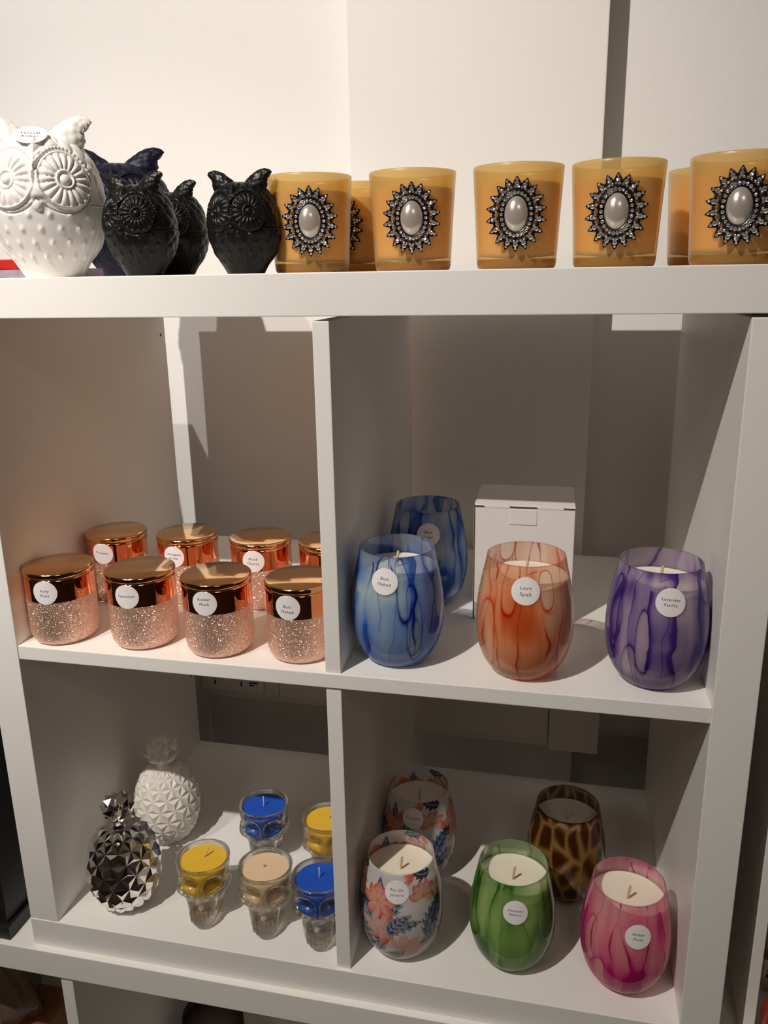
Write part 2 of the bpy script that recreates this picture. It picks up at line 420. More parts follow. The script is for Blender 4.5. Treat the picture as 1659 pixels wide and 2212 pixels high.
def paint_floral(seed=3):
    U, V = surf_uv(); r = np.random.RandomState(seed)
    # metres on the surface
    arc = np.concatenate([[0], np.cumsum(np.hypot(np.diff(wsm[:, 0]), np.diff(wsm[:, 1])))])
    Y = np.repeat(arc[:, None], NA, 1); CIRC = 2*PI*.043
    c = np.ones(U.shape+(3,))*np.array([.80, .78, .80]); al = np.full(U.shape, .88)
    ns = vnoise(U*90, V*50, 5, 90)
    def rel(cx, cy, ang):
        dx = ((U - cx + .5) % 1.0 - .5)*CIRC; dy = Y - cy
        return dx*math.cos(ang)+dy*math.sin(ang), -dx*math.sin(ang)+dy*math.cos(ang)
    def leaf(cx, cy, ang, ln, wd, col1, col2, comb):
        nonlocal c
        ln, wd = ln*1.2, wd*1.25
        x, y = rel(cx, cy, ang); t = x/ln
        y = y - .12*ln*np.sin(np.clip(t, 0, 1)*PI)
        prof = np.where((t > 0) & (t < 1), np.sin(np.clip(t, 0, 1)**.8*PI)**.75*wd, 0)
        veins = np.sin((x + np.abs(y)*-.9)/ln*PI*comb)
        body = (np.abs(y) < prof*(.80+.25*veins*(comb > 8))) & (prof > 0)
        shade = np.clip(.5+.5*veins+.5*(ns-.5), 0, 1)
        cc = mixc(np.array(col1)*np.ones(U.shape+(3,)), np.array(col2), shade)
        mid = np.abs(y) < .00035
        cc = np.where((mid)[..., None], np.array([.55, .60, .72]), cc)
        c = np.where(body[..., None], cc, c)
    def palm(cx, cy, ang, ln, wd, col):
        nonlocal c
        x, y = rel(cx, cy, ang); t = x/ln
        y = y - .15*ln*t*t
        sp = (x - np.abs(y)*.8)/.0030
        fr = sp-np.floor(sp)
        env = np.where((t > 0) & (t < 1.05), np.sin(np.clip(t, 0, 1)**.7*PI*.92+.1)*wd, 0)
        m = (np.abs(y) < env) & (np.abs(fr-.5) < .30*(1-np.abs(y)/(env+1e-6))+.06) & (sp > 0)
        m |= (np.abs(y) < .0004) & (t > 0) & (t < 1)
        c = np.where(m[..., None], np.array(col)*(.7+.6*ns[..., None]), c)
    def flower(cx, cy, ang, rad, n, base, tip, spread=2*PI, heart=True):
        nonlocal c
        rad = rad*1.15
        for k in range(n):
            a = ang + (k-(n-1)/2)*spread/n + r.uniform(-.12, .12); ln = rad*r.uniform(.8, 1.1); wd = rad*r.uniform(.19, .27)
            x, y = rel(cx, cy, a); t = x/ln
            y = y - .08*ln*np.sin(t*3)
            prof = np.where((t > 0) & (t < 1), np.sin(np.clip(t, 0, 1)**1.3*PI)**.7*wd, 0)
            m = (np.abs(y) < prof)
            sh = np.clip(t*1.1-.15+.35*(y/(wd+1e-9)) + .3*(ns-.5), 0, 1)
            cc = mixc(np.array(base)*np.ones(U.shape+(3,)), np.array(tip), sh**1.6)
            edge = (np.abs(y) > prof-.0004) & m
            cc = np.where(edge[..., None], np.array(tip)*.75, cc)
            c = np.where(m[..., None], cc, c)
        if heart:
            x, y = rel(cx, cy, 0); m = np.hypot(x, y) < rad*.13
            c = np.where(m[..., None], np.array([.85, .38, .05]), c)
    navy = (.028, .034, .16); navy2 = (.20, .24, .42); grey = (.05, .06, .09); grey2 = (.42, .45, .50); green = (.06, .09, .07); green2 = (.36, .44, .36)
    pink = (.86, .50, .42); coral = (.80, .13, .07); pale = (.84, .58, .52)
    for rep in range(3):
        o = rep*.333
        palm(o+.055, .042, .1, .040, .010, grey); palm(o+.10, .060, .5, .036, .010, grey2 if rep else grey)
        leaf(o+.085, .048, 1.0, .042, .0085, navy, navy2, 14); leaf(o+.10, .040, .55, .034, .0070, navy, navy2, 12)
        leaf(o-.04, .080, 1.15, .030, .007, grey, grey2, 13); leaf(o-.055, .058, .35, .030, .0062, grey, grey2, 10)
        leaf(o-.095, .050, -1.9, .022, .006, navy2, grey, 10); leaf(o-.075, .095, 1.9, .022, .005, navy, navy2, 7)
        palm(o+.035, .030, 3.1, .030, .009, grey); palm(o+.05, .022, .35, .026, .007, grey2); palm(o-.01, .024, -2.8, .024, .008, grey)
        leaf(o+.17, .095, -1.2, .030, .006, green, green2, 12); palm(o+.135, .082, .3, .034, .010, green)
        leaf(o+.20, .050, 1.4, .032, .007, green2, navy2, 9); leaf(o+.22, .030, 2.1, .028, .006, grey, green2, 9)
        palm(o+.245, .070, 2.4, .036, .010, grey); leaf(o+.27, .055, .8, .030, .007, navy, grey2, 12)
        flower(o-.090, .064, .6, .020, 9, pale, coral); flower(o+.085, .098, 1.3, .017, 6, pale, coral, PI*1.3)
        flower(o+.010, .038, .4, .018, 6, pale, pink, PI*1.6, False); flower(o+.225, .092, 2.0, .019, 8, pink, coral)
        flower(o+.205, .066, -1., .015, 6, pale, pink, PI*1.5, False); flower(o-.06, .112, -1.3, .020, 4, coral, pale, PI*.7, False)
        flower(o+.05, .120, 2.4, .014, 4, coral, pale, PI*.8, False); leaf(o+.14, .120, 2.8, .024, .006, navy, grey, 9)
    return np.concatenate([c, al[..., None]], -1)

def glass_mesh(name, paint):
    t = np.arange(NA)*2*PI/NA
    # paint column 0 faces -Y
    P = wsm; n1 = len(P)
    V1 = np.stack([P[:, :1]*np.sin(t), -P[:, :1]*np.cos(t), np.repeat(P[:, 1:2], NA, 1)], -1).reshape(-1, 3)
    inner = [(max(r-.0014, .001), z) for r, z in P if z > .010][::-1]
    inner = [inner[0]] + inner[1::5] + [(.026, .0085), (.015, .0075), (.002, .0072)]
    inner[0] = (inner[0][0]-.0000, .1168)
    Q = np.array(inner)
    V2 = np.stack([Q[:, :1]*np.sin(t), -Q[:, :1]*np.cos(t), np.repeat(Q[:, 1:2], NA, 1)], -1).reshape(-1, 3)
    V = np.vstack([V1, V2]); F = grid_faces(n1+len(Q), NA)
    F = [tuple(f) for f in F] + [tuple(range(NA))[::-1], tuple(len(V)-NA+i for i in range(NA))]
    col = np.ones((len(V), 4)); col[:, 3] = .0
    col[:len(V1)] = paint.reshape(-1, 4)
    return np_mesh(name, V, F, True, col)

def wax_mesh():
    pr = [(r-.0017, z) for r, z in wsm if .0150 < z < .0955]
    pr = [(.02, .0095), (.030, .0105)] + pr[::4]
    top = pr[-1][0]
    pr += [(top+.0004, .0963), (top-.0012, .0960), (top-.006, .0953), (.010, .0952), (.004, .0950), (.001, .0950)]
    return lathe('wax', pr, 72)
WAXM = wax_mesh()
def wick_mesh(lean=(.0012, -.0005), h=.0165, r=.0013, z0=.094):
    return tube_mesh('wick', [(0, 0, z0), (lean[0]*.3, lean[1]*.3, z0+h*.4), (lean[0]*1.2, lean[1], z0+h)], [r, r, r*1.05], 10)

def wine(name, label, paint_me, loc, rz_deg, lines, saz, sz, tilt=0, wax=WAXW, size=.0042, lean=(.0012, -.0005), group='painted glass candles'):
    t = thing(name, label, 'candle', loc, 0, group)
    g = new_obj('glass', paint_me, t, PAINTGLASS if not paint_me.materials else None); g.rotation_euler = (0, 0, math.radians(rz_deg))
    new_obj('wax', WAXM.copy(), t, wax)
    new_obj('wick', wick_mesh(lean), t, WICK)
    if lines: sticker(t, lines, wsm, saz, sz, tilt, size)
    return t

blueg = glass_mesh('glass_blue', paint_ink((.47, .64, .76), (.025, .17, .72), (.006, .012, .22), 11, 17, 11, (.38, .72, .96), 1.35, .0015))
orangeg = glass_mesh('glass_orange', paint_ink((.92, .58, .36), (.86, .22, .05), (.50, .022, .002), 23, 13, 10, (.34, .66, .96), 1.15, .0016))
purpg = glass_mesh('glass_purple', paint_ink((.62, .50, .66), (.13, .05, .36), (.024, .009, .14), 37, 20, 6, (.40, .84, .97), 1.5, .0018))
greeng = glass_mesh('glass_green', paint_ink((.42, .62, .20), (.05, .25, .010), (.008, .065, .018), 41, 14, 4, (.48, .80, .95), 1.6, .0012))
pinkg = glass_mesh('glass_pink', paint_ink((.90, .40, .44), (.76, .018, .30), (.36, .003, .06), 53, 15, 8, (.50, .80, .96), 1.35, .0013))
tortg = glass_mesh('glass_tortoise', paint_tortoise(61))
florg = glass_mesh('glass_floral', paint_floral())
for m in (blueg, orangeg, purpg, greeng, pinkg, tortg, florg): m.materials.append(PAINTGLASS)

wine('stemless_glass_candle', 'blue marbled glass candle with a Butt Naked sticker, beside the divider', blueg, (.4342, .0523, C_), 10, ['Butt', 'Naked'], -5.5, .0945, -4)
wine('stemless_glass_candle', 'blue marbled glass candle with a Blue Sugar sticker, left of the white box', blueg, (.4400, .2028, C_), 150, ['Blue', 'Sugar'], 10, .0930)
wine('stemless_glass_candle', 'orange marbled glass candle with a Love Spell sticker in front of the white box', orangeg, (.5581, .0482, C_), 0, ['Love', 'Spell'], 2.5, .0955, -2, size=.0047)
wine('stemless_glass_candle', 'purple marbled glass candle with a Lavender Vanilla sticker', purpg, (.6783, .0514, C_), 0, ['Lavender', 'Vanilla'], 7, .0925, -6, size=.0038)
wine('stemless_glass_candle', 'tropical flower printed glass candle with a Rio De Janeiro sticker', florg, (.4338, .0541, A), 15, ['Rio De', 'Janeiro'], 5, .0985, 0, size=.0042)
wine('stemless_glass_candle', 'tropical flower printed glass candle with a Coconut sticker, in shadow behind the other printed glass', florg, (.4332, .1766, A), 120, ['Coconut'], -1.5, .0980)
wine('stemless_glass_candle', 'green marbled glass candle with a Himalayan Bamboo sticker', greeng, (.5546, .0618, A), 0, ['Himalayan', 'Bamboo'], 7, .0895, -3, size=.0033)
wine('stemless_glass_candle', 'bright pink marbled glass candle with an Amber Musk sticker', pinkg, (.6722, .0570, A), 0, ['Amber', 'Musk'], 10.5, .0865, -6, size=.0040)
wine('stemless_glass_candle', 'brown tortoiseshell glass candle in shadow behind the green and pink candles', tortg, (.6111, .1742, A), 0, None, 0, 0, wax=pbr('grey_white_wax', (.70, .64, .56), .4))

# ------------------------------------------------------------------ white cardboard box
CARD = noisy(pbr('white_card', (.80, .76, .745), .6), 30, .03)
KRAFT = pbr('brown_corrugated_edge', (.10, .055, .03), .9)
bx = thing('cardboard_box', 'closed white cardboard box behind the orange marbled candle', 'box', (.4985, .1565, C_), math.radians(1.2))
bw, bd, bh = .1045, .0885, .1325
new_obj('body', box_mesh('body', 0, bw, 0, bd, 0, bh-.0035, .0008), bx, CARD)
new_obj('lid_panel', box_mesh('lid', -.0003, bw+.0003, .0012, bd, bh-.0035, bh-.0010, .0009), bx, CARD)
for x0, x1 in ((.0100, .0370), (.0655, .0930)):
    new_obj('front_fold', box_mesh('fold', x0, x1, -.0003, .003, bh-.0042, bh-.0006, .0006), bx, CARD)
for x0, x1 in ((.0005, .0100), (.0370, .0655), (.0930, .1040)):
    new_obj('dark_slot', box_mesh('slot', x0, x1, -.0002, .0018, bh-.0036, bh-.0020), bx, KRAFT)
new_obj('lock_tab', box_mesh('tab', .0372, .0652, -.0007, .0004, bh-.0215, bh-.0045, .0004), bx, CARD)
new_obj('cut_edge', box_mesh('cut', .0368, .0656, -.0002, .0004, bh-.0219, bh-.0212), bx, pbr('card_crease', (.5, .46, .44), .8))
new_obj('side_flap', box_mesh('flap', -.0012, -.0004, .001, bd-.002, .001, bh-.003), bx, CARD)
new_obj('flap_gap', box_mesh('gap', -.0009, .0002, -.0004, .0004, .001, bh-.001), bx, KRAFT)

# ------------------------------------------------------------------ rose gold jar candles
def jar_mat():
    m, nt, b = mat_new('copper_mirror_and_crackle')
    tc = nt.nodes.new('ShaderNodeTexCoord'); sep = nt.nodes.new('ShaderNodeSeparateXYZ'); L(nt, tc.outputs['Object'], sep.inputs[0])
    step = nt.nodes.new('ShaderNodeMapRange'); step.inputs['From Min'].default_value = .0494; step.inputs['From Max'].default_value = .0500
    step.inputs['To Min'].default_value = 1; step.inputs['To Max'].default_value = 0; L(nt, sep.outputs['Z'], step.inputs['Value'])
    vo = nt.nodes.new('ShaderNodeTexVoronoi'); vo.inputs['Scale'].default_value = 2500; L(nt, tc.outputs['Object'], vo.inputs['Vector'])
    sub = nt.nodes.new('ShaderNodeVectorMath'); sub.operation = 'SUBTRACT'; sub.inputs[1].default_value = (.5, .5, .5); L(nt, vo.outputs['Color'], sub.inputs[0])
    scl = nt.nodes.new('ShaderNodeVectorMath'); scl.operation = 'SCALE'; L(nt, sub.outputs[0], scl.inputs[0])
    ml = nt.nodes.new('ShaderNodeMath'); ml.operation = 'MULTIPLY'; ml.inputs[1].default_value = 1.4; L(nt, step.outputs[0], ml.inputs[0]); L(nt, ml.outputs[0], scl.inputs['Scale'])
    geo = nt.nodes.new('ShaderNodeNewGeometry'); add = nt.nodes.new('ShaderNodeVectorMath'); L(nt, geo.outputs['Normal'], add.inputs[0]); L(nt, scl.outputs[0], add.inputs[1])
    nm = nt.nodes.new('ShaderNodeVectorMath'); nm.operation = 'NORMALIZE'; L(nt, add.outputs[0], nm.inputs[0]); L(nt, nm.outputs[0], b.inputs['Normal'])
    cm = nt.nodes.new('ShaderNodeMix'); cm.data_type = 'RGBA'; cm.inputs['A'].default_value = (.95, .40, .20, 1); cm.inputs['B'].default_value = (.93, .60, .46, 1)
    L(nt, step.outputs[0], cm.inputs['Factor']); L(nt, cm.outputs['Result'], b.inputs['Base Color'])
    rr = nt.nodes.new('ShaderNodeMapRange'); rr.inputs['To Min'].default_value = .03; rr.inputs['To Max'].default_value = .22; L(nt, step.outputs[0], rr.inputs['Value']); L(nt, rr.outputs[0], b.inputs['Roughness'])
    mm = nt.nodes.new('ShaderNodeMapRange'); mm.inputs['To Min'].default_value = 1.0; mm.inputs['To Max'].default_value = .72; L(nt, step.outputs[0], mm.inputs['Value']); L(nt, mm.outputs[0], b.inputs['Metallic'])
    return m
JARM = jar_mat()
LIDM = pbr('polished_copper_lid', (.86, .50, .24), .09, 1)
JPROF = spline([(.0245, 0), (.0300, .0012), (.0335, .0055), (.0350, .0130), (.0352, .025), (.0352, .045), (.0352, .0745)], 60)
jar0 = thing('lidded_jar_candle', 'x', 'candle')
new_obj('jar', lathe('jar', [(.001, .0005), (.020, .0004)] + [tuple(p) for p in JPROF], 128), jar0, JARM)
new_obj('lid', lathe('lid', [(.001, .0746), (.0346, .0746), (.0346, .0752), (.0355, .0756), (.0358, .0768), (.0358, .0790), (.0352, .0804), (.0340, .0810), (.001, .0810)], 96), jar0, LIDM)
jar0['group'] = 'copper lidded jars in the top left compartment'
jars = [('Fairy Floss', ['Fairy', 'Floss'], (.0706, .0384), 8.5, .0634, 'front row, farthest left', .0040, 0, -.0004),
        ('Fahrenheit', ['Fahrenheit'], (.1627, .0437), 3.5, .0634, 'front row', .0034, 0, .0006),
        ('Amber Musk', ['Amber', 'Musk'], (.2488, .0407), 2.5, .0638, 'front row', .0042, 2, .0018),
        ('Butt Naked', ['Butt', 'Naked'], (.3365, .0445), -3, .0640, 'front row against the divider', .0042, -2, -.0015),
        ('Pineapple', ['Pineapple'], (.0698, .1578), 1, .0646, 'back row, farthest left', .0034, -6, .001),
        ('Lemongrass & Lime', ['Lemongrass', '& Lime'], (.1580, .1654), -3, .0631, 'back row', .0037, -3, .0008),
        ('Black Cherry', ['Black', 'Cherry'], (.2502, .1644), 5.5, .0638, 'back row', .0042, -2, .0),
        (None, None, (.3330, .1658), 0, 0, '', 0, 0, 0)]
for i, (nm_, lines, (x, y), az, z, where, sz, tl, dy) in enumerate(jars):
    lab = ('copper lidded glitter jar candle with a %s sticker, %s' % (nm_, where)) if nm_ else 'copper lidded jar candle in the back row, half hidden by the divider'
    j = jar0 if i == 0 else copy_tree([o for o in COL.objects if o.name == 'lidded_jar_candle'][0])
    if i: 
        for k in kids(j):
            if k.name.startswith('sticker'):
                for q in kids(k): bpy.data.objects.remove(q)
                bpy.data.objects.remove(k)
    j.location = (x, y, C_); j['label'] = lab; j.rotation_euler = (0, 0, 0)
    for k in kids(j):
        k.rotation_euler = (0, 0, i*.7)
    j['_s'] = i
jl = [o for o in COL.objects if o.name.startswith('lidded_jar_candle')]
for o in jl:
    i = o['_s']; del o['_s']
    nm_, lines, (x, y), az, z, where, sz, tl, dy = jars[i]
    if lines: sticker(o, lines, JPROF, az, z-.002, tl, sz, dy=dy, sans=(i == 5))

# ------------------------------------------------------------------ frosted amber votives with pearl brooch
def frost_mat(name='frosted_amber_glass', trc=(.96, .80, .54, 1), rfc=(.90, .73, .32, 1), dfc=(.84, .66, .30, 1), dens=.42):
    m, nt, b = mat_new(name); nt.nodes.remove(b)
    tr = nt.nodes.new('ShaderNodeBsdfTransparent'); tr.inputs['Color'].default_value = trc
    rf = nt.nodes.new('ShaderNodeBsdfTranslucent'); rf.inputs['Color'].default_value = rfc
    df = nt.nodes.new('ShaderNodeBsdfDiffuse'); df.inputs['Color'].default_value = dfc
    a = nt.nodes.new('ShaderNodeMixShader'); a.inputs[0].default_value = .45; L(nt, df.outputs[0], a.inputs[1]); L(nt, rf.outputs[0], a.inputs[2])
    c = nt.nodes.new('ShaderNodeMixShader'); c.inputs[0].default_value = dens; L(nt, tr.outputs[0], c.inputs[1]); L(nt, a.outputs[0], c.inputs[2])
    gl = nt.nodes.new('ShaderNodeBsdfGlossy'); gl.inputs['Roughness'].default_value = .32
    fr = schlick(nt)
    d = nt.nodes.new('ShaderNodeMixShader'); L(nt, fr.outputs[0], d.inputs[0]); L(nt, c.outputs[0], d.inputs[1]); L(nt, gl.outputs[0], d.inputs[2])
    L(nt, d.outputs[0], nt.nodes['Material Output'].inputs['Surface'])
    return m
FROST = frost_mat()
FBASE = frost_mat('thick_amber_glass_base', (.70, .36, .08, 1), (.62, .33, .06, 1), (.50, .26, .05, 1), .8)
AMBWAX = pbr('yellow_wax', (.90, .62, .13), .5)
VOUT = [(.0320, 0), (.0345, .0008), (.0358, .0035), (.0365, .010), (.0380, .040), (.0396, .068), (.0408, .0875)]
vs_ = spline(VOUT, 40)
GUN = pbr('gunmetal_setting', (.055, .045, .045), .28, 1)
STONE = pbr('clear_rhinestone', (.80, .78, .80), .06, .85)
PEARL = pbr('pearl', (.54, .48, .42), .22, .5, Coat_Weight=.8, Coat_Roughness=.08)
vot0 = thing('votive_candle', 'x', 'candle', group='frosted amber brooch candles on the top')
vin = [(r-.0022, z) for r, z in vs_ if z > .009][::-1]
vp = [(.001, 0)] + [tuple(p) for p in vs_] + [(.0402, .0884), (.0392, .0880)] + vin + [(.001, .0085)]
gv = new_obj('glass', lathe('glass', vp, 96), vot0, [FROST, FBASE])
for p_ in gv.data.polygons:
    if p_.center.z < .0090: p_.material_index = 1
vw = [(.001, .0088)] + [(r-.0026, z) for r, z in vs_ if .0095 < z < .0745] + [(.030, .0742), (.001, .0738)]
new_obj('wax', lathe('wax', vw, 72), vot0, AMBWAX)
new_obj('wick', wick_mesh((.001, .0), .008, .001, .0735), vot0, WICK)

# brooch: built in XZ plane facing -Y, centre at origin
def ell(a, b, t): return np.array([a*math.sin(t), 0, b*math.cos(t)])
def brooch():
    parts = []
    # open-work setting
    def tor(a, b, w, y, n=72):
        V = []; t = np.arange(n)*2*PI/n
        for (dr, dy) in ((-w, 0), (-w*.7, -w*.8), (0, -w*1.1), (w*.7, -w*.8), (w, 0), (0, w*.5)):
            V.append(np.stack([(a+dr)*np.sin(t), np.full(n, y+dy), (b+dr)*np.cos(t)], 1))
        V = np.vstack(V); F = [tuple(f) for f in grid_faces(6, n)] + [(5*n+i, 5*n+(i+1) % n, (i+1) % n, i) for i in range(n)]
        parts.append((V, F))
    tor(.0109, .0158, .0009, -.0012); tor(.0146, .0196, .0008, -.0004)
    tor(.0128, .0178, .0018, .0006)
    def plate(pts, y0, y1):
        n = len(pts); V = [(x, y0, z) for x, z in pts] + [(x, y1, z) for x, z in pts]
        F = [tuple(range(n)), tuple(range(n, 2*n))[::-1]] + [(i, n+i, n+(i+1) % n, (i+1) % n) for i in range(n)]
        parts.append((np.array(V), F))
    stones = []
    for k in range(18):
        t = 2*PI*k/18
        c = ell(.0202, .0252, t); nrm = np.array([c[0]/.0202**1.7, 0, c[2]/.0252**1.7]); nrm /= np.linalg.norm(nrm); tg = np.array([nrm[2], 0, -nrm[0]])
        q = []
        for (a, b) in ((0, .0063), (.0014, .0046), (.0028, .0018), (.0034, -.0004), (.0028, -.0026), (.0022, -.0040), (.0006, -.0056), (-.0006, -.0056), (-.0022, -.0040), (-.0028, -.0026), (-.0034, -.0004), (-.0028, .0018), (-.0014, .0046)):
            p_ = c + tg*a + nrm*b; q.append((p_[0], p_[2]))
        plate(q, -.0012, .0004)
        # little links between petals
        c2 = ell(.0198, .0248, t+PI/18); q = [(c2[0]+.0013*math.cos(w), c2[2]+.0013*math.sin(w)) for w in np.arange(8)*PI/4]
        plate(q, -.0008, .0002)
        stones.append((c + nrm*.0000, .00195)); stones.append((c+nrm*.0034, .00120)); stones.append((c+tg*-.0014+nrm*-.0028, .00115)); stones.append((c+tg*.0014+nrm*-.0028, .00115))
    for k in range(26):
        stones.append((ell(.0128, .0178, 2*PI*(k+.5)/26), .00145))
    # back pad down to the glass
    V, F = join_np(parts)
    return V, F, stones
bV, bF, bst = brooch()
def stone_me():
    n = 8; V = []
    for r, y in ((1, 0), (1, -.25), (.60, -.72), (0.001, -.78)):
        for i in range(n):
            a = 2*PI*(i+.5*(r < .9))/n; V.append((r*math.cos(a), y, r*math.sin(a)))
    return np_mesh('rhinestone', V, [tuple(f) for f in grid_faces(4, n)] + [tuple(range(n))[::-1]], False)
STME = stone_me(); STME.materials.append(STONE)
def add_brooch(parent, az):
    zc = .0455; rr = np.interp(zc, vs_[:, 1], vs_[:, 0]); a = math.radians(az); tilt = math.atan2(.0408-.0365, .0775)
    be = new_obj('brooch_setting', BME, parent)
    be.rotation_euler = Euler((-tilt, 0, a)); d = rr+.0032
    be.location = (d*math.sin(a), -d*math.cos(a), zc)
    be['label'] = 'oval sunburst brooch with a pearl and clear rhinestones'
    pe = new_obj('pearl', PME, be); pe.location = (0, -.0008, 0)
    for c, r in bst:
        so = new_obj('rhinestone', STME, be); so.location = (c[0], -.0010 - (.0010 if r == .00145 else 0), c[2]); so.scale = (r*1.05, .0012, r*1.05)
        so.rotation_euler = (rng.uniform(-.25, .25), rng.uniform(0, 6), rng.uniform(-.25, .25))
    return be
# bend setting edges back slightly toward the curved glass
bend = lambda V: np.c_[V[:, 0], V[:, 1] + (V[:, 0]**2)*4.0, V[:, 2]]
# support post joining the setting to the glass
postv = np.array([(x, y, z) for y in (0.0, .0042) for x, z in [(.009*math.cos(w), .013*math.sin(w)) for w in np.arange(24)*PI/12]])
postf = [tuple(range(24))[::-1], tuple(range(24, 48))] + [(i, (i+1) % 24, 24+(i+1) % 24, 24+i) for i in range(24)]
bV2, bF2 = join_np([(bend(bV), bF), (postv, postf)])
BME = np_mesh('brooch', bV2, bF2, False); BME.materials.append(GUN)
bst = [(np.array([c[0], 0, c[2]]) , r) for c, r in bst]
def pearl_me():
    V = []; nth = 16; n = 40
    for k in range(nth+1):
        ph = k/nth*PI/2
        for i in range(n):
            t = 2*PI*i/n; V.append((.0102*math.cos(ph)*math.sin(t), -.0062*math.sin(ph), .0150*math.cos(ph)*math.cos(t)) if k < nth else (.0001*math.sin(t), -.0062, .0001*math.cos(t)))
    return np_mesh('pearl', V, [tuple(f) for f in grid_faces(nth+1, n)] + [tuple(range(n))[::-1]])
PME = pearl_me(); PME.materials.append(PEARL)
vots = [((.3395, .1184), 16, 'frosted amber votive candle with pearl brooch, beside the black owls'),
        ((.4392, .1219), 9, 'frosted amber votive candle with pearl brooch, second along the front row from the owls'),
        ((.5376, .1150), 2, 'frosted amber votive candle with pearl brooch, middle of the five front ones'),
        ((.6251, .1193), -3, 'frosted amber votive candle with pearl brooch, in front of the dark strip of wall shadow'),
        ((.7240, .1063), -8, 'frosted amber votive candle with pearl brooch, cut off by the right edge'),
        ((.3640, .2060), -12, 'frosted amber votive candle peeking out between the first two front ones, brooch edge showing'),
        ((.7170, .2050), 30, 'frosted amber votive candle almost hidden behind the rightmost front one')]
vall = []
for i, (xy, baz, lab) in enumerate(vots):
    v = vot0 if i == 0 else copy_tree(vot0)
    v.location = (*xy, W); v['label'] = lab; vall.append((v, baz))
for v, baz in vall: add_brooch(v, baz)

